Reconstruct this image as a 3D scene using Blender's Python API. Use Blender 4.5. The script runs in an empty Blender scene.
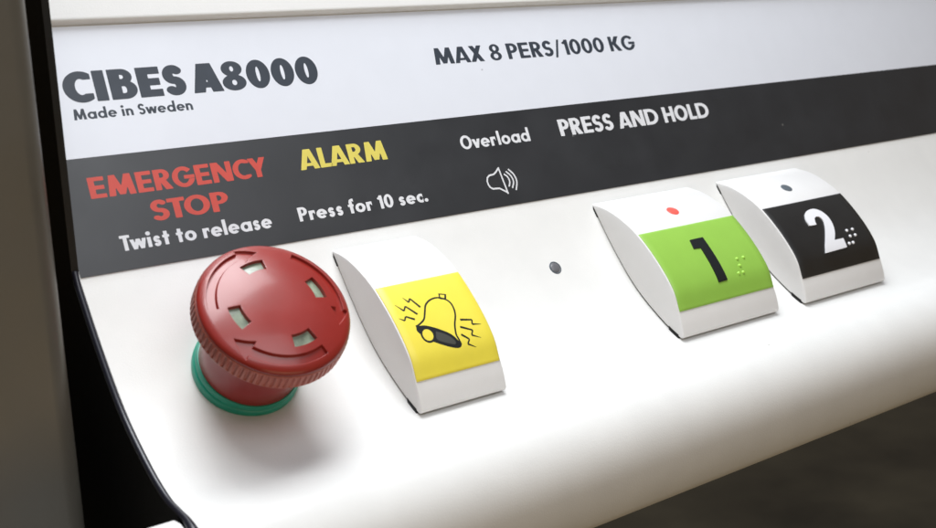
import bpy, bmesh, math
import numpy as np
from mathutils import Vector, Matrix

MM = 0.001
Z0 = 1.0                      # the bend of the console stands one metre above the floor
scene = bpy.context.scene
C = scene.collection

# ------------------------------------------------------------------ materials
def new_mat(name):
    m = bpy.data.materials.new(name); m.use_nodes = True
    nt = m.node_tree
    b = nt.nodes['Principled BSDF']
    return m, nt, b

def objcoord(nt):
    t = nt.nodes.new('ShaderNodeTexCoord'); return t.outputs['Object']

def mat(name, col, rough=0.4, metal=0.0, spec=0.5, coat=0.0, bump=0.0, bscale=3000, mottle=0.0, mscale=120, specks=None, emit=None, trans=0.0, roughvar=0.0, sss=0.0):
    m, nt, b = new_mat(name)
    N = nt.nodes; L = nt.links
    b.inputs['Base Color'].default_value = (*col, 1)
    b.inputs['Roughness'].default_value = rough
    b.inputs['Metallic'].default_value = metal
    b.inputs['Specular IOR Level'].default_value = spec
    b.inputs['Coat Weight'].default_value = coat
    b.inputs['Coat Roughness'].default_value = 0.12
    b.inputs['Transmission Weight'].default_value = trans
    if sss:
        b.inputs['Subsurface Weight'].default_value = sss
        b.inputs['Subsurface Radius'].default_value = (0.002, 0.0008, 0.0005)
        b.inputs['Subsurface Scale'].default_value = 1.0
    tc = objcoord(nt)
    last = None
    if mottle > 0 or specks:
        n = N.new('ShaderNodeTexNoise'); n.inputs['Scale'].default_value = mscale; n.inputs['Detail'].default_value = 6
        L.new(tc, n.inputs['Vector'])
        mr = N.new('ShaderNodeMapRange'); mr.inputs['From Min'].default_value = .3; mr.inputs['From Max'].default_value = .7
        mr.inputs['To Min'].default_value = 1 - mottle; mr.inputs['To Max'].default_value = 1 + mottle * .4
        L.new(n.outputs['Fac'], mr.inputs['Value'])
        vm = N.new('ShaderNodeVectorMath'); vm.operation = 'SCALE'; vm.inputs[0].default_value = col
        L.new(mr.outputs['Result'], vm.inputs['Scale'])
        last = vm.outputs['Vector']
    if specks:
        scol, sscale, thr = specks
        v = N.new('ShaderNodeTexVoronoi'); v.inputs['Scale'].default_value = sscale
        L.new(tc, v.inputs['Vector'])
        # random pick of a few cells, tiny irregular dots in those
        lt = N.new('ShaderNodeMath'); lt.operation = 'LESS_THAN'; lt.inputs[1].default_value = .11
        n2 = N.new('ShaderNodeTexNoise'); n2.inputs['Scale'].default_value = sscale * 6; L.new(tc, n2.inputs['Vector'])
        ad = N.new('ShaderNodeMath'); ad.operation = 'MULTIPLY_ADD'; ad.inputs[1].default_value = .14; L.new(n2.outputs['Fac'], ad.inputs[0])
        L.new(v.outputs['Distance'], ad.inputs[2]); L.new(ad.outputs[0], lt.inputs[0])
        sx = N.new('ShaderNodeSeparateColor'); L.new(v.outputs['Color'], sx.inputs['Color'])
        l2 = N.new('ShaderNodeMath'); l2.operation = 'LESS_THAN'; l2.inputs[1].default_value = thr; L.new(sx.outputs['Red'], l2.inputs[0])
        mu = N.new('ShaderNodeMath'); mu.operation = 'MULTIPLY'; L.new(lt.outputs[0], mu.inputs[0]); L.new(l2.outputs[0], mu.inputs[1])
        m2 = N.new('ShaderNodeMath'); m2.operation = 'MULTIPLY'; m2.inputs[1].default_value = .55; L.new(mu.outputs[0], m2.inputs[0])
        mx = N.new('ShaderNodeMix'); mx.data_type = 'RGBA'
        L.new(m2.outputs[0], mx.inputs['Factor']); L.new(last, mx.inputs['A']); mx.inputs['B'].default_value = (*scol, 1)
        last = mx.outputs['Result']
    if last is not None: L.new(last, b.inputs['Base Color'])
    if roughvar > 0:
        n = N.new('ShaderNodeTexNoise'); n.inputs['Scale'].default_value = 60; n.inputs['Detail'].default_value = 8
        L.new(tc, n.inputs['Vector'])
        mr = N.new('ShaderNodeMapRange'); mr.inputs['From Min'].default_value = .3; mr.inputs['From Max'].default_value = .7
        mr.inputs['To Min'].default_value = max(0.02, rough - roughvar); mr.inputs['To Max'].default_value = rough + roughvar
        L.new(n.outputs['Fac'], mr.inputs['Value']); L.new(mr.outputs['Result'], b.inputs['Roughness'])
    if bump > 0:
        n = N.new('ShaderNodeTexNoise'); n.inputs['Scale'].default_value = bscale; n.inputs['Detail'].default_value = 3
        L.new(tc, n.inputs['Vector'])
        bp = N.new('ShaderNodeBump'); bp.inputs['Strength'].default_value = bump; bp.inputs['Distance'].default_value = 0.0001
        L.new(n.outputs['Fac'], bp.inputs['Height']); L.new(bp.outputs['Normal'], b.inputs['Normal'])
    if emit:
        b.inputs['Emission Color'].default_value = (*emit[0], 1); b.inputs['Emission Strength'].default_value = emit[1]
    return m

M = dict(
    body=mat('white_powder_coat', (.75, .745, .725), .42, roughvar=.07, bump=.35, bscale=2600, mottle=.03, mscale=90, specks=((.25, .22, .18), 170, .09)),
    cover=mat('white_cover_paint', (.80, .80, .79), .4, bump=.3, bscale=2600, mottle=.02),
    sheet=mat('white_print_film', (.74, .765, .83), .3, coat=.15, bump=.12, bscale=900, mottle=.015, specks=((.3, .3, .33), 120, .05)),
    band=mat('charcoal_print_film', (.022, .024, .028), .42, spec=.8, bump=.15, bscale=900, mottle=.12, mscale=60, specks=((.3, .3, .28), 130, .06), roughvar=.05),
    ink=mat('slate_ink', (.035, .045, .062), .45, mottle=.1, mscale=300),
    red_ink=mat('red_ink', (.60, .075, .055), .45, mottle=.05, mscale=300),
    yellow_ink=mat('yellow_ink', (.72, .62, .12), .45, mottle=.05, mscale=300),
    white_ink=mat('white_ink', (.75, .76, .79), .45, mottle=.04, mscale=300),
    black=mat('black_plastic', (.006, .006, .006), .45, spec=.3, bump=.3, bscale=1800),
    rubber=mat('dark_blue_black_rubber', (.012, .012, .020), .3, spec=.6, bump=.2),
    gap=mat('dark_gap_shade', (.02, .018, .015), .6),
    button=mat('white_button_plastic', (.74, .73, .72), .36, coat=.1, bump=.25, bscale=3000, mottle=.02),
    yellow=mat('yellow_plate', (.82, .69, .07), .36, roughvar=.08, bump=.12, mottle=.03, mscale=200),
    green=mat('green_plate', (.28, .52, .075), .36, roughvar=.08, bump=.12, mottle=.03, mscale=200),
    darkplate=mat('black_plate', (.014, .013, .012), .42, spec=.7, roughvar=.08, bump=.12, mottle=.1, mscale=200),
    black_mark=mat('black_mark', (.012, .014, .015), .33),
    grey_mark=mat('dark_grey_mark', (.06, .062, .055), .35),
    white_mark=mat('white_mark', (.80, .80, .83), .35),
    green_dot=mat('green_dot', (.40, .72, .10), .25),
    led_red=mat('red_lens', (.75, .10, .08), .3, emit=((1, .15, .1), .12)),
    led_grey=mat('grey_lens', (.10, .12, .14), .25),
    lamp_grey=mat('grey_lamp_lens', (.13, .13, .14), .35),
    red=mat('red_cap_plastic', (.27, .020, .014), .33, coat=.25, bump=.12, bscale=1600, mottle=.06, mscale=150, roughvar=.06, sss=.08),
    knurl=mat('worn_red_grip', (.46, .12, .085), .42, bump=.3, mottle=.12, mscale=250),
    stem=mat('dark_red_stem', (.30, .022, .022), .3, coat=.1, bump=.2, mottle=.08),
    teal=mat('teal_green_ring', (.008, .30, .20), .32, bump=.2, mottle=.05),
    pane=mat('pale_green_window', (.25, .30, .22), .22, coat=.3, mottle=.6, mscale=350),
    pillar=mat('brown_grey_metal', (.112, .102, .083), .42, metal=.25, bump=.25, bscale=1500, mottle=.05, mscale=30, roughvar=.06),
    floor=mat('dark_brown_floor', (.19, .165, .10), .5, mottle=.6, mscale=3.0),
)

# ------------------------------------------------------------------ object helpers
def V(x, y, z): return Vector((x * MM, y * MM, z * MM + Z0))

def empty(name, loc, label, cat, group=None):
    o = bpy.data.objects.new(name, None); C.objects.link(o)
    o.location = loc; o.empty_display_size = .01
    o['label'] = label; o['category'] = cat
    if group: o['group'] = group
    return o

def link(name, me, material, parent=None, label=None, smooth=35):
    me.materials.append(material)
    for p in me.polygons: p.use_smooth = True
    if smooth is not None: me.set_sharp_from_angle(angle=math.radians(smooth))
    o = bpy.data.objects.new(name, me); C.objects.link(o)
    if parent is not None:
        r = parent
        off = Vector((0, 0, 0))
        while r is not None: off += r.location; r = r.parent
        o.parent = parent
        me.transform(Matrix.Translation(-off))
    if label: o['label'] = label
    return o

def from_bm(name, bm, material, parent=None, label=None, smooth=35):
    bmesh.ops.recalc_face_normals(bm, faces=bm.faces)
    me = bpy.data.meshes.new(name); bm.to_mesh(me); bm.free()
    return link(name, me, material, parent, label, smooth)

def catmull(pts, n=8):
    P = [np.array(p, float) for p in pts]
    P = [2 * P[0] - P[1]] + P + [2 * P[-1] - P[-2]]
    out = []
    for i in range(1, len(P) - 2):
        for k in range(n):
            t = k / n
            a, b, c, d = P[i - 1], P[i], P[i + 1], P[i + 2]
            out.append(.5 * ((2 * b) + (-a + c) * t + (2 * a - 5 * b + 4 * c - d) * t * t + (-a + 3 * b - 3 * c + d) * t ** 3))
    out.append(P[-2])
    return out

def prism(poly, x0, x1, bevel=0.0, seg=2):
    """closed outline in (y, z) mm pushed from x0 to x1"""
    bm = bmesh.new()
    a = [bm.verts.new(V(x0, y, z)) for y, z in poly]
    b = [bm.verts.new(V(x1, y, z)) for y, z in poly]
    n = len(poly)
    fa = bm.faces.new(a); fb = bm.faces.new(b[::-1])
    for i in range(n):
        j = (i + 1) % n
        bm.faces.new((a[i], b[i], b[j], a[j]))
    bmesh.ops.recalc_face_normals(bm, faces=bm.faces)
    if bevel:
        ed = list(fa.edges) + list(fb.edges)
        bmesh.ops.bevel(bm, geom=ed, offset=bevel * MM, segments=seg, profile=.5, affect='EDGES', clamp_overlap=True)
    return bm

def tube(pts, r, n=12, flat=1.0):
    """tube through world mm points; r in mm (number or list)"""
    bm = bmesh.new(); rings = []
    for i, p in enumerate(pts):
        p = np.array(p, float)
        q = np.array(pts[min(i + 1, len(pts) - 1)], float) - np.array(pts[max(i - 1, 0)], float)
        q /= np.linalg.norm(q)
        s = np.array([1.0, 0, 0]); u = np.cross(q, s); u /= np.linalg.norm(u)
        rr = r[i] if isinstance(r, (list, tuple)) else r
        rings.append([bm.verts.new(V(*(p + rr * (math.cos(a) * s * flat + math.sin(a) * u)))) for a in [2 * math.pi * k / n for k in range(n)]])
    for A, B in zip(rings, rings[1:]):
        for k in range(n): bm.faces.new((A[k], A[(k + 1) % n], B[(k + 1) % n], B[k]))
    bm.faces.new(rings[0]); bm.faces.new(rings[-1][::-1])
    return bm

# ------------------------------------------------------------------ flat marks from distance fields
# every mark is a signed function over a grid, cut out by marching squares into one clean mesh
def rect(x0, y0, x1, y1):
    return lambda X, Y: np.maximum(np.abs(X - (x0 + x1) / 2) - (x1 - x0) / 2, np.abs(Y - (y0 + y1) / 2) - (y1 - y0) / 2)
def ell(cx, cy, rx, ry):
    return lambda X, Y: (np.sqrt(((X - cx) / rx) ** 2 + ((Y - cy) / ry) ** 2) - 1) * min(rx, ry)
def U(*f): return lambda X, Y: np.minimum.reduce([g(X, Y) for g in f])
def I(*f): return lambda X, Y: np.maximum.reduce([g(X, Y) for g in f])
def S(a, *b): return lambda X, Y: np.maximum.reduce([a(X, Y)] + [-g(X, Y) for g in b])
def convex(*pts):
    A = sum(pts[i][0] * pts[(i + 1) % len(pts)][1] - pts[(i + 1) % len(pts)][0] * pts[i][1] for i in range(len(pts)))
    P = list(pts) if A > 0 else list(pts)[::-1]
    def f(X, Y):
        d = None
        for i in range(len(P)):
            (x0, y0), (x1, y1) = P[i], P[(i + 1) % len(P)]
            l = math.hypot(x1 - x0, y1 - y0)
            e = ((y1 - y0) * (X - x0) - (x1 - x0) * (Y - y0)) / l
            d = e if d is None else np.maximum(d, e)
        return d
    return f
def polygon(pts):
    P = list(pts)
    def f(X, Y):
        d = np.full(X.shape, 1e9); s = np.ones(X.shape)
        for i in range(len(P)):
            (ax, ay), (bx, by) = P[i], P[i - 1]
            ex, ey = bx - ax, by - ay; wx, wy = X - ax, Y - ay
            t = np.clip((wx * ex + wy * ey) / (ex * ex + ey * ey), 0, 1)
            d = np.minimum(d, (wx - ex * t) ** 2 + (wy - ey * t) ** 2)
            c1 = Y >= ay; c2 = Y < by; c3 = ex * wy > ey * wx
            s = np.where((c1 & c2 & c3) | (~c1 & ~c2 & ~c3), -s, s)
        return s * np.sqrt(d)
    return f
def para(xb, yb, xt, yt, wx): return convex((xb, yb), (xb + wx, yb), (xt + wx, yt), (xt, yt))
def stroke(pts, w, taper=None):
    P = [np.array(p, float) for p in pts]
    def f(X, Y):
        d = None
        for i in range(len(P) - 1):
            a, b = P[i], P[i + 1]; l = np.linalg.norm(b - a)
            if l < 1e-9: continue
            t = (b - a) / l
            u = (X - a[0]) * t[0] + (Y - a[1]) * t[1]; v = -(X - a[0]) * t[1] + (Y - a[1]) * t[0]
            e = np.maximum(np.abs(u - l / 2) - l / 2, np.abs(v) - w / 2)
            d = e if d is None else np.minimum(d, e)
            if i > 0: d = np.minimum(d, np.hypot(X - a[0], Y - a[1]) - w / 2)
        return d
    return f
def arc(cx, cy, rx, ry, a0, a1, n=18):
    return [(cx + rx * math.cos(math.radians(a0 + (a1 - a0) * k / n)), cy + ry * math.sin(math.radians(a0 + (a1 - a0) * k / n))) for k in range(n + 1)]

def mesh2d(f, x0, y0, x1, y1, nx, ny):
    xs = np.linspace(x0, x1, nx + 1); ys = np.linspace(y0, y1, ny + 1)
    X, Y = np.meshgrid(xs, ys)
    F = f(X, Y)
    F = np.where(np.abs(F) < 1e-7, -1e-7, F)
    F[0, :] = np.maximum(F[0, :], 1e-6); F[-1, :] = np.maximum(F[-1, :], 1e-6); F[:, 0] = np.maximum(F[:, 0], 1e-6); F[:, -1] = np.maximum(F[:, -1], 1e-6)
    ins = F < 0
    vid = {}; verts = []; faces = []
    def cv(j, i):
        k = (j, i)
        if k not in vid: vid[k] = len(verts); verts.append((xs[i], ys[j]))
        return vid[k]
    def ev(j0, i0, j1, i1):
        k = ((j0, i0), (j1, i1)) if (j0, i0) < (j1, i1) else ((j1, i1), (j0, i0))
        if k not in vid:
            (a, b), (c, d) = k
            t = F[a, b] / (F[a, b] - F[c, d]); t = min(max(t, .02), .98)
            vid[k] = len(verts); verts.append((xs[b] + (xs[d] - xs[b]) * t, ys[a] + (ys[c] - ys[a]) * t))
        return vid[k]
    cnt = ins[:-1, :-1].astype(int) + ins[1:, :-1] + ins[:-1, 1:] + ins[1:, 1:]
    for j, i in zip(*np.nonzero(cnt)):
        cs = [(j, i), (j, i + 1), (j + 1, i + 1), (j + 1, i)]
        if cnt[j, i] == 4:
            faces.append([cv(*c) for c in cs]); continue
        poly = []
        for k in range(4):
            a, b = cs[k], cs[(k + 1) % 4]
            if ins[a]: poly.append(cv(*a))
            if ins[a] != ins[b]: poly.append(ev(*a, *b))
        if len(poly) >= 3: faces.append(poly)
    return verts, faces

def mark_obj(name, pieces, h0, h1, mapper, material, parent, label=None, smooth=40):
    """pieces: list of (verts, faces) in 2D; mapper(u, v, h) -> world vector; a solid from h0 to h1"""
    bm = bmesh.new()
    for verts, faces in pieces:
        vs = [bm.verts.new((u, v, 0)) for u, v in verts]
        for fc in faces:
            try: bm.faces.new([vs[k] for k in fc])
            except ValueError: pass
    top = list(bm.faces)
    bmesh.ops.recalc_face_normals(bm, faces=top)
    if h1 > h0:
        r = bmesh.ops.extrude_face_region(bm, geom=top)
        nv = [g for g in r['geom'] if isinstance(g, bmesh.types.BMVert)]
        for v in nv: v.co.z = 1.0
        dele = [f for f in top if f.is_valid]
        for f in dele:
            if all(v.co.z < .5 for v in f.verts): bm.faces.remove(f)
    for v in bm.verts:
        v.co = mapper(v.co.x, v.co.y, h0 + (h1 - h0) * v.co.z if h1 > h0 else h0)
    return from_bm(name, bm, material, parent, label, smooth)

# ------------------------------------------------------------------ lettering (geometric sans, cap height 1)
def ring(cx, cy, rx, ry, w, wy=None):
    wy = w if wy is None else wy
    return S(ell(cx, cy, rx, ry), ell(cx, cy, max(rx - w, .05), max(ry - wy, .045)))
def dshape(x0, y0, x1, y1, w, wy):
    ry = (y1 - y0) / 2; yc = (y0 + y1) / 2; rx = min(ry, x1 - x0); xc = x1 - rx
    out = I(U(rect(x0, y0, xc, y1), ell(xc, yc, rx, ry)), rect(x0, y0, x1 + 1, y1))
    if xc - x0 < 1e-6: out = I(ell(xc, yc, rx, ry), rect(x0, y0, x1 + 1, y1))
    inn = U(rect(x0 - .5, y0 + wy, xc, y1 - wy), ell(xc, yc, max(rx - w, .05), max(ry - wy, .045)))
    return S(out, inn)
def glyph(ch, w):
    h = w * .86; XH = .66
    R = rect
    if ch == 'E': return .50 + .3 * w, U(R(0, 0, w, 1), R(0, 0, .50 + .3 * w, h), R(0, 1 - h, .50 + .3 * w, 1), R(0, .5 - h / 2, .47 + .3 * w, .5 + h / 2))
    if ch == 'I': return w, R(0, 0, w, 1)
    if ch == 'L': return .46 + .2 * w, U(R(0, 0, w, 1), R(0, 0, .46 + .2 * w, h))
    if ch == 'H': return .70, U(R(0, 0, w, 1), R(.70 - w, 0, .70, 1), R(0, .5 - h / 2, .70, .5 + h / 2))
    if ch == 'T': return .56, U(R(.28 - w / 2, 0, .28 + w / 2, 1), R(0, 1 - h, .56, 1))
    if ch in 'O':
        return .84, ring(.42, .5, .42, .51, w, h * 1.02)
    if ch == '0': return .62 + .1 * w, ring(.31 + .05 * w, .5, .31 + .05 * w, .51, w, h)
    if ch == 'C': 
        return .68, S(ring(.42, .5, .42, .51, w, h * 1.02), R(.68, -1, 2, 2), R(.45, h * 1.12, 2, 1 - h * 1.12))
    if ch == 'G':
        return .82, U(S(ring(.42, .5, .42, .51, w, h * 1.02), convex((.42, .56), (1.3, 1.32), (1.3, .56)), R(.45, .38, 1.2, .57)), I(R(.44, .57 - h * .95, .85, .57), ell(.42, .5, .415, .51)))
    if ch == 'D': return .82, U(dshape(0, 0, .82, 1, w, h), R(0, 0, w, 1))
    if ch == 'B': 
        return .62, U(R(0, 0, w, 1), dshape(0, .47, .56 + .1 * w, 1, w, h * .8), dshape(0, 0, .60 + .2 * w, .47 + h * .6, w, h * .8))
    if ch == 'P': return .56, U(R(0, 0, w, 1), dshape(0, .38, .58, 1, w, h * .92))
    if ch == 'R': return .62, U(R(0, 0, w, 1), dshape(0, .42, .58, 1, w, h * .92), convex((.64 - w * 1.3, 0), (.64, 0), (.40, .50), (.40 - w * 1.1, .50)))
    if ch == 'S':
        r = (1.02 - h) / 4; rx = (.56 - w) / 2 + .01; c = .28
        p = arc(c + .005, .5 + r, rx * .93, r, 28, 270) [:-1] + arc(c, .5 - r, rx, r, 90, -152)
        return .56, stroke(p, (w + h) / 2)
    if ch == 'A':
        W = .80; wx = w * 1.06
        return W, U(para(0, 0, W / 2 - wx * .62, 1, wx), para(W - wx, 0, W / 2 - wx * .38, 1, wx), R(W * .22, .16, W * .78, .16 + h * .8))
    if ch == 'M':
        W = .96; wx = w * 1.08
        return W, U(para(0, 0, .10, 1, wx), para(W - wx, 0, W - .10 - wx, 1, wx), para(W / 2 - wx * .45, .04, .10, 1, wx * .95), para(W / 2 - wx * .5, .04, W - .10 - wx * .95, 1, wx * .95))
    if ch == 'N': return .78, U(R(0, 0, w, 1), R(.78 - w, 0, .78, 1), para(.78 - w * 1.25, 0, 0, 1, w * 1.25))
    if ch == 'Y': 
        wx = w * 1.12; return .72, U(R(.36 - w / 2, 0, .36 + w / 2, .48), para(.36 - wx / 2, .40, 0, 1, wx), para(.36 - wx / 2, .40, .72 - wx, 1, wx))
    if ch == 'X':
        wx = w * 1.18; return .70, U(para(0, 0, .68 - wx, 1, wx), para(.70 - wx, 0, .02, 1, wx))
    if ch == 'K':
        wx = w * 1.25; return .70, U(R(0, 0, w, 1), para(w * .8, .50, .66 - wx, 1, wx), para(.72 - wx, 0, w * .8, .56, wx))
    if ch == '/': return .40, para(0, -.12, .40 - w * .62, 1.04, w * .62)
    if ch == '1': return .28 + w * .5, U(R(.28 - w * .5, 0, .28 + w * .5, 1), convex((.02, .80), (.28, 1), (.28, 1 - h * 1.35), (.10, .80 - h * .55)))
    if ch == '8':
        k = .25 + .25 * w; return 2 * k, U(ring(k, .745, k * .88, .27, w * .88, h * .72), ring(k, .265, k, .28, w * .9, h * .76))
    # lower case
    r = XH / 2
    if ch == 'o': return .68, ring(.34, r, .34, r + .01, w, h)
    if ch == 'a': return .70, U(ring(.34, r, .34, r + .01, w, h), R(.70 - w, 0, .70, XH))
    if ch == 'd': return .70, U(ring(.34, r, .34, r + .01, w, h), R(.70 - w, 0, .70, 1.06))
    if ch == 'e': return .68, U(S(ring(.34, r, .34, r + .01, w, h), convex((.34, r - .02), (1, r - .02), (1, -.02), (.62, r - .24))), R(w * .7, r - h * .38, .68 - .005, r + h * .38))
    if ch == 'c': return .46, S(ring(.33, r, .33, r + .01, w, h), R(.46, -1, 2, 2))
    if ch == 'i': return w, U(R(0, 0, w, XH), ell(w / 2, .90, w * .62, w * .62))
    if ch == 'l': return w, R(0, 0, w, 1.06)
    if ch == 't': return .40, U(R(.20 - w / 2, 0, .20 + w / 2, .90), R(0, XH - h * .9, .40, XH))
    if ch == 'n':
        return .58, U(R(0, 0, w, XH), S(I(ring(.29, XH - .29, .29, .30, w, h), R(0, XH - .29, 1, 1))), R(.58 - w, 0, .58, XH - .28))
    if ch == 'r': return .40, U(R(0, 0, w, XH), I(ring(.29, XH - .29, .29, .30, w, h), R(0, XH - .29, .40, 1)))
    if ch == 'f': return .40, U(R(.10, 0, .10 + w, .84), I(ring(.10 + .24, .82, .24, .25, w, h), R(.08, .82, .42, 1.2)), R(0, XH - h * .9, .38, XH))
    if ch == 's':
        q = (XH + .02 - h * .9) / 4; rx = (.44 - w) / 2
        return .44, stroke(arc(.22, r + q, rx * .95, q, 25, 270)[:-1] + arc(.22, r - q, rx, q, 90, -155), (w + h) / 2 * .92)
    if ch == 'w':
        wx = w * 1.02; return .92, U(para(.26 - wx / 2, 0, 0, XH, wx), para(.26 - wx / 2, 0, .46 - wx / 2, XH, wx), para(.66 - wx / 2, 0, .46 - wx / 2, XH, wx), para(.66 - wx / 2, 0, .92 - wx, XH, wx))
    if ch == 'v':
        wx = w * 1.08; return .60, U(para(.30 - wx / 2, 0, 0, XH, wx), para(.30 - wx / 2, 0, .60 - wx, XH, wx))
    if ch == '.': return w * 1.25, ell(w * .62, w * .6, w * .62, w * .62)
    raise KeyError(ch)

KERN = {'TO': -.05, 'AL': 0, 'LA': -.10, 'AR': -.01, 'CY': -.04, 'AX': -.03, 'fo': -.02, 'Tw': -.10, 'ST': -.01, 'LD': -.03, 'OL': .02, 'rl': .04, 'A8': -.02}
def text_pieces(s, x0, x1, base, cap, w, space=.30, gap=.11, res=46):
    adv = 0; items = []
    for k, ch in enumerate(s):
        if ch == ' ': adv += space; continue
        W, f = glyph(ch, w); items.append((adv, W, f, ch)); adv += W
        if k + 1 < len(s):
            n = s[k + 1]
            g = gap
            if ch in 'OCGDoaecdS0' or n in 'OCGoaecdS0': g -= .025
            if ch in 'AYTVvwX' or n in 'AYTVvwX': g -= .05
            if n == ' ' : g = .0
            adv += g + KERN.get(ch + n, 0)
    sx = (x1 - x0) / adv
    out = []
    for a, W, f, ch in items:
        nx = max(10, int(res * (W + .1) * (1.0)))
        ny = int(res * 1.24)
        v, fc = mesh2d(f, -.06, -.14, W + .08, 1.16, nx, ny)
        out.append(([(x0 + (a + p) * sx, base + q * cap) for p, q in v], fc))
    return out

# ------------------------------------------------------------------ the console
D3 = (0.3941, 0.9191)                                  # up along the printed face, in (y, z)
def face_map(u, v, h): return V(u, v * D3[0] - h * D3[1], v * D3[1] + h * D3[0])

slope = catmull([(0, 0), (-10.5, -14.6), (-21.3, -26.9), (-33.5, -35.9), (-42.5, -40.3), (-49, -41.5)], 8)
RN = 17.4; NC = (-48.3, -41.5 - RN)         # rolled front edge: two radii, the lower one larger
nose = [(NC[0] + RN * math.cos(math.radians(a)), NC[1] + RN * math.sin(math.radians(a))) for a in np.linspace(95, 185, 34)]
R2 = 30.0; c2 = (NC[0] + (RN - R2) * math.cos(math.radians(185)), NC[1] + (RN - R2) * math.sin(math.radians(185)))
nose += [(c2[0] + R2 * math.cos(math.radians(a)), c2[1] + R2 * math.sin(math.radians(a))) for a in np.linspace(188, 209, 10)]
nose += [(nose[-1][0] + 1.0, nose[-1][1] - 1.2), (nose[-1][0] + 3.0, nose[-1][1] - 1.9)]
XR = 640.0

panel = empty('control_panel', V(0, 0, -80), 'long white lift control console with slate and coloured lettering around a charcoal band', 'control panel')

T = 150.0
prof = [(T * D3[0], T * D3[1])] + [tuple(p) for p in slope] + nose + [(10, nose[-1][1]), (75, nose[-1][1]), (75, T * D3[1])]
from_bm('housing', prism(prof, 0, XR), M['body'], panel, smooth=28)

def face_slab(x0, x1, v0, v1, h0, h1, bevel=0.0, seg=3):
    pts = [(v0, h0), (v1, h0), (v1, h1), (v0, h1)]
    poly = [(v * D3[0] - h * D3[1], v * D3[1] + h * D3[0]) for v, h in pts]
    bm = prism(poly, x0, x1)
    if bevel:
        ed = [e for e in bm.edges if all(abs(((v.co.y / MM) * -D3[1] + ((v.co.z - Z0) / MM) * D3[0]) - h1) < 1e-3 for v in e.verts)]
        bmesh.ops.bevel(bm, geom=ed, offset=bevel * MM, segments=seg, profile=.5, affect='EDGES')
    return bm
sheet = from_bm('label_sheet', face_slab(.2, XR - 1, 29.0, 62.3, -.05, .16), M['sheet'], panel)
band = from_bm('label_band', face_slab(.2, XR - 1, .35, 28.97, -.05, .18), M['band'], panel)
from_bm('cover_panel', face_slab(.1, XR - .5, 62.6, 146, -.05, 2.0, bevel=1.45, seg=5), M['cover'], panel)

HS, HB = .175, .195
def lettering(s, x0, x1, base, cap, w, material, parent, lab, **k):
    h = HS if parent is sheet else HB
    mark_obj('lettering', text_pieces(s, x0, x1, base, cap, w, **k), h, h, face_map, M[material], parent, lab)
lettering('CIBES A8000', 7.0, 77.3, 42.8, 7.9, .285, 'ink', sheet, 'large heavy slate lettering reading CIBES A8000', gap=.075, space=.16, res=60)
lettering('Made in Sweden', 7.9, 38.6, 38.5, 2.75, .20, 'ink', sheet, 'small slate lettering reading Made in Sweden', space=.40)
lettering('MAX 8 PERS/1000 KG', 117.3, 200.3, 45.5, 5.15, .205, 'ink', sheet, 'slate lettering reading MAX 8 PERS/1000 KG', space=.34, gap=.085)
lettering('EMERGENCY', 7.2, 54.5, 18.75, 5.25, .215, 'red_ink', band, 'red lettering reading EMERGENCY', gap=.075)
lettering('STOP', 20.8, 41.4, 11.25, 5.1, .215, 'red_ink', band, 'red lettering reading STOP', gap=.075)
lettering('Twist to release', 11.4, 51.8, 5.05, 3.8, .215, 'white_ink', band, 'white lettering reading Twist to release', space=.40)
lettering('ALARM', 64.2, 91.9, 19.1, 5.6, .215, 'yellow_ink', band, 'yellow lettering reading ALARM', gap=.08)
lettering('Press for 10 sec.', 59.9, 101.4, 5.4, 3.8, .215, 'white_ink', band, 'white lettering reading Press for 10 sec.', space=.40)
lettering('Overload', 117.9, 144.3, 19.0, 4.15, .20, 'white_ink', band, 'white lettering reading Overload')
lettering('PRESS AND HOLD', 156.8, 225.8, 19.15, 5.45, .215, 'white_ink', band, 'white lettering reading PRESS AND HOLD', space=.34, gap=.075)
# loudspeaker symbol: horn outline and three sound waves
sp = [(128.98, 12.0), (127.6, 10.9), (126.61, 10.35), (124.9, 10.2), (124.0, 9.6), (123.6, 8.6), (123.65, 7.5), (124.1, 6.6), (124.9, 6.05), (126.2, 6.0), (127.3, 5.9), (128.6, 5.1), (130.0, 4.2)]
sf = [stroke(sp, .52), stroke([(128.98, 12.25), (129.95, 3.85)], .52)]
for (a, b, c, d) in (((130.39, 10.0), (131.5, 8.9), (131.75, 7.4), (131.0, 6.0)), ((131.37, 10.72), (132.8, 9.1), (133.15, 7.2), (132.1, 5.39)), ((132.45, 11.3), (133.95, 9.5), (134.4, 7.2), (133.26, 4.6))):
    sf.append(stroke([tuple(p) for p in catmull([a, b, c, d], 6)], .50))
mark_obj('speaker_symbol', [mesh2d(U(*sf), 122.5, 3, 135.5, 13, 150, 120)], HB, HB, face_map, M['white_ink'], band)

# overload lamp set in the slope
def on_slope(s):          # point and tangent of the slope at arc length s
    P = np.array(slope); d = np.hypot(*np.diff(P, axis=0).T); L = np.concatenate([[0], np.cumsum(d)])
    i = min(max(np.searchsorted(L, s) - 1, 0), len(P) - 2); t = (P[i + 1] - P[i]) / d[i]
    return P[i] + t * (s - L[i]), t
def lathe(profile, n=96, fn=None):
    """profile of (r, h); returns bmesh in local coordinates (mm), axis z"""
    bm = bmesh.new(); rings = []
    for r, h in profile:
        if r < 1e-6: rings.append([bm.verts.new((0, 0, h))]); continue
        rings.append([bm.verts.new((r * math.cos(2 * math.pi * k / n), r * math.sin(2 * math.pi * k / n), h)) for k in range(n)])
    for A, B in zip(rings, rings[1:]):
        for k in range(n):
            j = (k + 1) % n
            if len(A) == 1: bm.faces.new((A[0], B[k], B[j]))
            elif len(B) == 1: bm.faces.new((A[k], A[j], B[0]))
            else: bm.faces.new((A[k], A[j], B[j], B[k]))
    return bm
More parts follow.
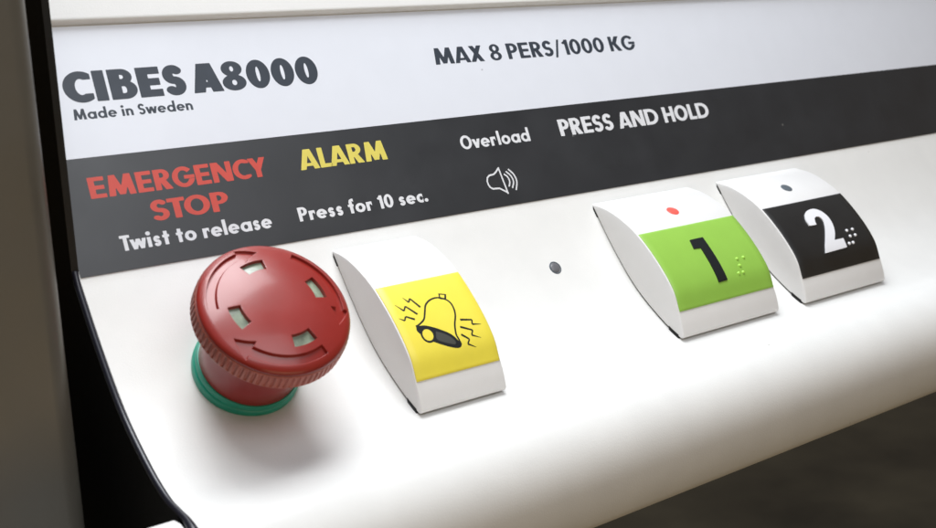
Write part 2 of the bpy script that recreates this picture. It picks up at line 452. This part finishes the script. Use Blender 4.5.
def place(bm, base, nrm, up):
    """local z -> nrm, local y -> up (both in y,z plane), base (x, y, z) mm"""
    for v in bm.verts:
        x, y, z = v.co
        v.co = V(base[0] + x, base[1] + y * up[0] + z * nrm[0], base[2] + y * up[1] + z * nrm[1])
    return bm
p, t = on_slope(21.8); nrm = (t[1], -t[0]); upv = (-t[0], -t[1])
lamp = from_bm('indicator_lamp', place(lathe([(0, .42), (.7, .40), (1.3, .30), (1.62, .12), (1.7, -.5)], 40), (135.4, p[0], p[1]), nrm, upv), M['lamp_grey'], panel, 'small dark grey overload lamp')
from_bm('bezel', place(lathe([(1.72, -.4), (1.72, .14), (1.95, .16), (2.1, .0), (2.1, -.4)], 40), (135.4, p[0], p[1]), nrm, upv), M['led_grey'], lamp)

# black end plate and the rubber edging that follows the outline
plate = [(0.25, 100), (0.25, .3)] + [tuple(q) for q in slope[1:]] + [(-50, -44), (-44, -60), (-38, -72), (70, -72), (70, 100)]
from_bm('end_plate', prism(plate, -1.7, -.03), M['black'], panel)
path = [(-.9, .4, 2.0)] + [(-.9, q[0] + .15, q[1] + .1) for q in slope[1:]] + [(-.9 - .5 * min(1, i / 8), q[0] - .1, q[1] + .1) for i, q in enumerate(nose[2:30])]
rad = [.75] * (1 + len(slope) - 1) + [min(1.35, .8 + .08 * i) for i in range(28)]
from_bm('edge_gasket', tube(path, rad, 14), M['rubber'], panel)
st = [(-50.2 + 1.2, -43.5), (-49.6, -42.2)] + nose[3:] + [(-30, nose[-1][1]), (-42, -50)]
from_bm('side_trim', prism(st, -30, -2.3, bevel=.5), M['body'], panel, smooth=28)

# ------------------------------------------------------------------ push buttons
G = [(-2.6, -3.04), (-8.6, -3.9), (-14.5, -5.95), (-21.7, -9.9), (-30., -17.1), (-36.2, -24.5), (-38.9, -31.0)]
top = [tuple(q) for q in catmull(G, 8)]
lip = [(-39.75, -33.0), (-40.5, -35.4), (-41.0, -37.6)]
TOP = np.array(top)
TL = np.concatenate([[0], np.cumsum(np.hypot(*np.diff(TOP, axis=0).T))])
def top_map(u, s, h):
    i = min(max(int(np.searchsorted(TL, s)) - 1, 0), len(TOP) - 2)
    t = (TOP[i + 1] - TOP[i]); t /= np.linalg.norm(t)
    # smooth normal
    def nor(k):
        a = TOP[min(k + 1, len(TOP) - 1)] - TOP[max(k - 1, 0)]; a /= np.linalg.norm(a); return np.array([a[1], -a[0]])
    f = (s - TL[i]) / (TL[i + 1] - TL[i]); n = nor(i) * (1 - f) + nor(i + 1) * f; n /= np.linalg.norm(n)
    p = TOP[i] + t * (s - TL[i]) + n * h
    return V(u, p[0], p[1])

def bottom_curve(y_from, y_to, lift, n=18):
    P = np.array(slope)[::-1]
    ys = np.linspace(y_from, y_to, n)
    return [(y, float(np.interp(y, P[:, 0], P[:, 1])) + lift) for y in ys]

def make_button(x0, x1, plate_mat, label, kind):
    root = empty('push_button', V((x0 + x1) / 2, -22, -26), label, 'button', 'push buttons on the white console')
    body = top + lip + [(-40.7, -38.35), (-40.2, -38.6)] + bottom_curve(-39.6, -4.2, .6) + [(-2.9, -3.75)]
    from_bm('button_body', prism(body, x0, x1, bevel=.32, seg=3), M['button'], root, smooth=30)
    base = bottom_curve(-38.9, -3.2, .9) + bottom_curve(-3.2, -38.9, -.3)
    from_bm('base', prism(base, x0 + .5, x1 - .9), M['gap'], root)  # dark insert standing in for the contact shadow under the button
    for (ya, yb, ha, hb) in ((-38.9, -35.0, .1, 1.15), (-4.9, -3.2, .0, .85)):
        c = bottom_curve(ya, yb, hb, 5) + bottom_curve(yb, ya, ha - .3, 5)
        from_bm('clip', prism(c, x0 - .12, x0 + 1.2, bevel=.1), M['black'], root)
    # coloured plate, a curved slab with a soft edge
    nx, ns = 6, 40; s0, s1 = 21.1, TL[-1] - .15; e = .12
    bm = bmesh.new(); grid = []
    us = [x0 + .42, x0 + .42, x0 + .42 + e] + list(np.linspace(x0 + 3, x1 - 3, 5)) + [x1 - .42 - e, x1 - .42, x1 - .42]
    ss = [s0, s0, s0 + e] + list(np.linspace(s0 + .8, s1 - .8, 34)) + [s1 - e, s1, s1]
    for a, u in enumerate(us):
        row = []
        for b, s in enumerate(ss):
            edge = min(a, b, len(us) - 1 - a, len(ss) - 1 - b)
            row.append(bm.verts.new(top_map(u, s, (-.1, .16, .26)[min(edge, 2)])))
        grid.append(row)
    for a in range(len(us) - 1):
        for b in range(len(ss) - 1): bm.faces.new((grid[a][b], grid[a + 1][b], grid[a + 1][b + 1], grid[a][b + 1]))
    bmesh.ops.remove_doubles(bm, verts=bm.verts, dist=1e-7)
    pl = from_bm('plate', bm, M[plate_mat], root, smooth=50)
    return root, pl

def lens(root, u, s, material, label):
    n = 36; bm = bmesh.new()
    rings = [[bm.verts.new(top_map(u + r * math.cos(a), s + r * .95 * math.sin(a), h)) for a in np.linspace(0, 2 * math.pi, n, endpoint=False)] for r, h in ((2.15, -.1), (2.1, .12), (1.9, .22), (1.1, .30))]
    c = bm.verts.new(top_map(u, s, .33))
    for A, B in zip(rings, rings[1:]):
        for k in range(n): bm.faces.new((A[k], A[(k + 1) % n], B[(k + 1) % n], B[k]))
    for k in range(n): bm.faces.new((rings[-1][k], rings[-1][(k + 1) % n], c))
    from_bm('indicator_light', bm, M[material], root, label)
def dots(pl, pts, material):
    bm = bmesh.new(); n = 16
    for u, s in pts:
        rings = [[bm.verts.new(top_map(u + r * math.cos(a), s + r * math.sin(a), .24 + h)) for a in np.linspace(0, 2 * math.pi, n, endpoint=False)] for r, h in ((.58, 0), (.53, .2), (.4, .36), (.2, .45))]
        c = bm.verts.new(top_map(u, s, .24 + .48))
        for A, B in zip(rings, rings[1:]):
            for k in range(n): bm.faces.new((A[k], A[(k + 1) % n], B[(k + 1) % n], B[k]))
        for k in range(n): bm.faces.new((rings[-1][k], rings[-1][(k + 1) % n], c))
    from_bm('braille_dots', bm, M[material], pl, smooth=60)

# alarm button
root, pl = make_button(66.2, 93.2, 'yellow', 'white push button with a yellow plate showing a ringing bell', 'alarm')
bell = [tuple(p) for p in catmull([(71.74, 34.42), (73.1, 34.0), (74.91, 33.0), (76.04, 31.41), (77.5, 29.2), (79.47, 27.99), (81.67, 27.69), (83.54, 28.36), (84.8, 29.71), (85.0, 31.65), (84.4, 33.8), (82.9, 36.3), (82.0, 38.8), (82.15, 40.4), (82.3, 41.9)], 5)]
mouth = [(71.74, 34.42), (74.13, 34.62), (76.46, 35.68), (78.48, 36.96), (80.41, 38.44), (81.6, 40.11), (82.3, 41.9), (81.6, 42.5), (80.2, 42.3), (78.04, 41.4), (74.9, 39.6), (72.9, 37.8), (71.5, 35.9)]
mouth = [tuple(p) for p in catmull(mouth + [mouth[0]], 4)][:-1]
claps = ell(73.95, 37.35, 1.62, 1.75)
inner = [(76.6, 36.9), (78.4, 37.9), (80.0, 39.2), (80.9, 40.6), (80.6, 41.4), (79.3, 41.0), (77.2, 40.0), (75.9, 38.9)]
inner = [tuple(p) for p in catmull(inner + [inner[0]], 4)][:-1]
fi = polygon(inner)
zz = []
for a, b, c, d in (((75.75, 29.4), (74.2, 26.25), (73.35, 27.3), (72.3, 25.5)), ((73.9, 31.2), (71.75, 28.2), (70.75, 29.45), (69.1, 27.2)), ((72.45, 32.45), (70.3, 31.1), (69.5, 32.2), (68.2, 31.2)),
                   ((85.1, 35.35), (88.5, 36.1), (87.95, 37.3), (90.6, 37.85)), ((84.1, 37.25), (87.3, 38.9), (86.4, 40.1), (88.9, 41.35)), ((83.4, 39.3), (85.25, 41.0), (84.25, 42.1), (86.5, 43.4))):
    def tap(p, q, w0, w1):
        p = np.array(p); q = np.array(q); n = np.array([-(q - p)[1], (q - p)[0]]); n = n / np.linalg.norm(n)
        return convex(tuple(p + n * w0 / 2), tuple(p - n * w0 / 2), tuple(q - n * w1 / 2), tuple(q + n * w1 / 2))
    zz += [tap(a, b, .62, .46), stroke([b, c], .42), tap(c, d, .52, .10)]
knob = S(convex((83.0, 26.55), (85.15, 27.25), (84.2, 29.0), (82.4, 28.25)), convex((83.25, 27.0), (84.5, 27.4), (83.95, 28.3), (82.95, 27.95)))
dark = U(stroke(bell, .48), S(polygon(mouth), ell(73.95, 37.35, 1.5, 1.62), I(fi, lambda X, Y: fi(X, Y) + .15)), S(ell(73.95, 37.35, 2.05, 2.2), ell(73.95, 37.35, 1.5, 1.62)), knob, *zz)
mark_obj('bell_symbol', [mesh2d(dark, 67, 24.5, 92, 44.5, 250, 200)], .25, .275, top_map, M['black_mark'], pl)
mark_obj('bell_shading', [mesh2d(fi, 74, 35, 83, 43, 60, 60)], .25, .285, top_map, M['grey_mark'], pl, 'grey fill of the mouth of the bell')

# floor one
root, pl = make_button(160.0, 203.4, 'green', 'white push button with a green plate bearing a black 1 and a red light', 'one')
mark_obj('digit', [mesh2d(polygon([(177.6, 27.05), (183.4, 27.0), (183.25, 42.5), (179.3, 42.6), (179.75, 30.5), (176.8, 30.3)]), 175, 26, 185, 44, 60, 110)], .25, .55, top_map, M['black_mark'], pl)
dots(pl, [(191.6, 36.8), (194.6, 36.8), (191.2, 39.1), (189.2, 41.4), (191.3, 41.4)], 'green_dot')
lens(root, 182.0, 13.9, 'led_red', 'red indicator light')

# floor two
root, pl = make_button(217.2, 259.9, 'darkplate', 'white push button with a black plate bearing a white 2 and a grey light', 'two')
two = [(231.94, 31.42), (232.2, 29.3), (233.3, 27.4), (235.0, 26.1), (237.4, 25.45), (240.0, 25.5), (242.2, 26.8), (243.4, 28.8), (243.55, 31.0), (242.9, 33.6), (241.3, 36.2), (239.2, 38.4)]
two = [tuple(p) for p in catmull(two, 4)] + [(243.9, 38.45), (243.5, 41.75), (231.9, 41.95)] + [tuple(p) for p in catmull([(233.4, 39.6), (235.6, 37.0), (237.9, 34.3), (239.4, 32.2), (240.05, 30.6), (239.6, 29.1), (238.3, 28.6), (236.9, 29.1), (236.0, 30.2), (235.5, 31.6)], 4)]
mark_obj('digit', [mesh2d(polygon(two), 231, 24.5, 245, 43, 130, 170)], .25, .6, top_map, M['white_mark'], pl)
dots(pl, [(248.2, 36.1), (251.3, 36.1), (248.2, 38.3), (251.0, 38.3), (245.8, 40.7), (247.9, 40.7)], 'white_mark')
lens(root, 238.6, 13.4, 'led_grey', 'unlit grey indicator light')

# ------------------------------------------------------------------ emergency stop button
EB = (30.8, -19.0, -24.3); EA = math.radians(43.46)
en = (-math.sin(EA), math.cos(EA)); eu = (math.cos(EA), math.sin(EA))
es = empty('emergency_stop_button', V(*EB), 'red mushroom shaped emergency stop button on a teal green ring', 'emergency button')
def ep(bm): return place(bm, EB, en, eu)
from_bm('base_ring', ep(lathe([(9, -2.5), (12.9, -2.5), (13.1, .2), (13.1, 1.5), (12.9, 1.9), (12.7, 2.1), (12.65, 3.0), (12.4, 3.5), (11.6, 3.6), (10.4, 1)], 128)), M['teal'], es)
from_bm('stem', ep(lathe([(11.0, .5), (12.15, 2.5), (12.0, 9), (12.0, 14), (12.2, 18.6), (12.8, 19.6), (9, 19.8)], 128)), M['stem'], es)
# ribbed grip
NK = 78
bm = bmesh.new(); rings = []; n = NK * 10
hp = [(12.0, 18.9, 0), (15.8, 19.3, 0), (17.35, 19.9, 0), (17.95, 20.6, 0), (18.12, 20.9, .15), (18.15, 21.2, 1), (18.15, 22.6, 1), (18.1, 24.1, 1), (18.0, 24.5, .5), (17.95, 24.7, 0), (17.8, 24.95, 0), (17.0, 25.0, 0)]
for r, h, kf in hp:
    row = []
    for k in range(n):
        a = 2 * math.pi * k / n
        ph = (k % 10) / 10
        groove = 1.0 if ph in (.3, .4, .5) else (.5 if ph in (.2, .6) else 0.0)
        rr = r - kf * groove * .38
        row.append(bm.verts.new((rr * math.cos(a), rr * math.sin(a), h)))
    rings.append(row)
for A, B in zip(rings, rings[1:]):
    for k in range(n): bm.faces.new((A[k], A[(k + 1) % n], B[(k + 1) % n], B[k]))
from_bm('grip_ring', ep(bm), M['knurl'], es, smooth=40)
# the cap: a polar height field with three sunken arrows and four window openings
def sstep(x, a, b):
    t = min(1, max(0, (x - a) / (b - a))); return t * t * (3 - 2 * t)
RC = 17.15
def angd(a, b): return (a - b + 180) % 360 - 180
def arrow_depth(q, deg):
    """q radius fraction, deg polar angle; signed mm-ish distance to the nearest arrow outline (negative inside)"""
    best = 9
    R = q * RC
    for k in range(3):
        tip = 85 - 120 * k                      # arrow runs clockwise: tail at +88 deg, head base +17, tip 0
        d = angd(deg, tip)
        if d < -60: d += 360
        L = math.radians(1) * R
        # shaft
        s = max(abs(q - .865) * RC - .062 * RC, (17 - d) * L, (d - 88) * L)
        # head: triangle from base d=17 (q .72..0.985) to tip d=0 (q .862)
        x = d / 18.0
        hw = .135 * x
        hd = max((abs(q - .858) - hw) * RC * .75, (d - 18) * L, (-d) * L)
        best = min(best, s, hd)
    return best
def window_depth(q, deg):
    best = 9
    for k in range(4):
        c = 9 + 90 * k
        best = min(best, max(abs(q - .615) * RC - .083 * RC, (abs(angd(deg, c)) - 14.8) * math.radians(1) * q * RC))
    return best
bm = bmesh.new(); n = 900; rings = []
rs = [1e-9] + list(np.linspace(.04, .5, 9)) + list(np.linspace(.5, 1.0, 118))[1:]
def dome(q):
    return 28.9 - 2.5 * q ** 2.6
outer = [(17.3, 26.12), (17.55, 25.85), (17.75, 25.5), (17.82, 25.2), (17.7, 25.02), (17.3, 24.97)]
prev = None
for qi, q in enumerate(rs):
    if qi == 0: prev = [bm.verts.new((0, 0, dome(0)))]; continue
    row = []
    for k in range(n):
        deg = 360 * k / n; a = math.radians(deg)
        h = dome(q)
        if q > .93: h -= .35 * ((q - .93) / .07) ** 2 * .5
        if .66 < q < 1.0:
            d = arrow_depth(q, deg); h -= .75 * (1 - sstep(d, -.16, .04)) * (1 - sstep(q, .965, .995))
        if .5 < q < .74:
            d = window_depth(q, deg); h -= 1.25 * (1 - sstep(d, -.14, .05))
        row.append(bm.verts.new((q * RC * math.cos(a), q * RC * math.sin(a), h)))
    if len(prev) == 1:
        for k in range(n): bm.faces.new((prev[0], row[k], row[(k + 1) % n]))
    else:
        for k in range(n): bm.faces.new((prev[k], row[k], row[(k + 1) % n], prev[(k + 1) % n]))
    prev = row
for r, h in outer:
    row = [bm.verts.new((r * math.cos(2 * math.pi * k / n), r * math.sin(2 * math.pi * k / n), h)) for k in range(n)]
    for k in range(n): bm.faces.new((prev[k], row[k], row[(k + 1) % n], prev[(k + 1) % n]))
    prev = row
cap = from_bm('cap', ep(bm), M['red'], es, smooth=60)
for k in range(4):
    bm = bmesh.new(); c = 9 + 90 * k; rows = []
    for q in np.linspace(.615 - .083, .615 + .083, 5):
        rows.append([bm.verts.new((q * RC * math.cos(math.radians(c + o)), q * RC * math.sin(math.radians(c + o)), dome(q) - 1.0)) for o in np.linspace(-14.6, 14.6, 9)])
    for A, B in zip(rows, rows[1:]):
        for i in range(8): bm.faces.new((A[i], B[i], B[i + 1], A[i + 1]))
    r = bmesh.ops.extrude_face_region(bm, geom=list(bm.faces))
    for v in [g for g in r['geom'] if isinstance(g, bmesh.types.BMVert)]: v.co.z -= .35
    from_bm('window', ep(bm), M['pane'], cap)

# ------------------------------------------------------------------ pillar beside the console, floor
bm = bmesh.new()
def boxbm(x0, y0, z0, x1, y1, z1, bevel):
    bm = bmesh.new()
    vs = [bm.verts.new((x * MM, y * MM, z)) for x in (x0, x1) for y in (y0, y1) for z in (z0, z1)]
    for f in ((0, 1, 3, 2), (4, 6, 7, 5), (0, 4, 5, 1), (2, 3, 7, 6), (0, 2, 6, 4), (1, 5, 7, 3)): bm.faces.new([vs[i] for i in f])
    bmesh.ops.recalc_face_normals(bm, faces=bm.faces)
    ed = [e for e in bm.edges if abs(e.verts[0].co.z - e.verts[1].co.z) > .1]
    bmesh.ops.bevel(bm, geom=ed, offset=bevel * MM, segments=8, profile=.5, affect='EDGES')
    return bm
bm.free()
pb = boxbm(-150, -19.0, 0.004, -10.0, 75, 2.1, 5.0)
po = from_bm('metal_pillar', pb, M['pillar'], None, smooth=50)
po['label'] = 'brown grey metal pillar with a rounded corner left of the console'; po['category'] = 'pillar'
bm = bmesh.new()
s = 4.0
bm.faces.new([bm.verts.new(c) for c in ((-s, -s, 0), (s, -s, 0), (s, s, 0), (-s, s, 0))])
fl = from_bm('floor', bm, M['floor']); fl['kind'] = 'structure'

# ------------------------------------------------------------------ light
w = bpy.data.worlds.new('World'); scene.world = w; w.use_nodes = True
nt = w.node_tree; bg = nt.nodes['Background']
tcw = nt.nodes.new('ShaderNodeTexCoord'); sz = nt.nodes.new('ShaderNodeSeparateXYZ'); nt.links.new(tcw.outputs['Generated'], sz.inputs[0])
mr = nt.nodes.new('ShaderNodeMapRange'); mr.inputs['From Min'].default_value = .15; mr.inputs['From Max'].default_value = .75
nt.links.new(sz.outputs['Z'], mr.inputs['Value'])
mx = nt.nodes.new('ShaderNodeMix'); mx.data_type = 'RGBA'; nt.links.new(mr.outputs['Result'], mx.inputs['Factor'])
mx.inputs['A'].default_value = (1.0, .66, .27, 1); mx.inputs['B'].default_value = (1.0, 1.08, 1.3, 1)      # dim brown car below, pale walls above
nt.links.new(mx.outputs['Result'], bg.inputs[0]); bg.inputs[1].default_value = .13
def area(name, loc, target, sx, sy, power, col):
    l = bpy.data.lights.new(name, 'AREA'); l.shape = 'RECTANGLE'; l.size = sx; l.size_y = sy; l.energy = power; l.color = col
    o = bpy.data.objects.new(name, l); C.objects.link(o); o.location = loc
    o.rotation_euler = (Vector(target) - Vector(loc)).to_track_quat('-Z', 'Y').to_euler()
    return o
area('ceiling_lamp', (.05, .01, Z0 + .50), (.06, -.02, Z0), .42, .34, 5.3, (.94, .97, 1))
area('front_lamp', (.05, -.40, Z0 + .36), (.04, 0, Z0), .42, .26, 1.0, (.93, .96, 1))
area('low_warm_fill', (.05, -.62, Z0 - .22), (.08, 0, Z0 - .03), .5, .35, .6, (1, .76, .46))  # added warm fill, no real fixture: browns the rolled edge and button lips

# ------------------------------------------------------------------ camera
Rm = np.array([[0.7933049770781161, -0.1604437032292819, 0.5873031852775565], [-0.607815541139994, -0.1532016322901949, 0.7791595008804786], [-0.03503542909379048, -0.9750831133589045, -0.21905579369311362]])
cam = bpy.data.cameras.new('camera'); co = bpy.data.objects.new('camera', cam); C.objects.link(co)
mw = Matrix.Identity(4)
for i in range(3):
    mw[i][0] = Rm[i][0]; mw[i][1] = -Rm[i][1]; mw[i][2] = -Rm[i][2]
mw[0][3], mw[1][3], mw[2][3] = -.0897386, -.2689714, .0608388 + Z0
co.matrix_world = mw
cam.sensor_width = 36; cam.lens = 1186 / 936 * 36
cam.clip_start = .01; cam.clip_end = 50
cam.dof.use_dof = True; cam.dof.focus_distance = .33; cam.dof.aperture_fstop = 28
scene.camera = co

scene.view_settings.view_transform = 'Standard'; scene.view_settings.look = 'None'
scene.view_settings.gamma = 1; scene.view_settings.exposure = 0
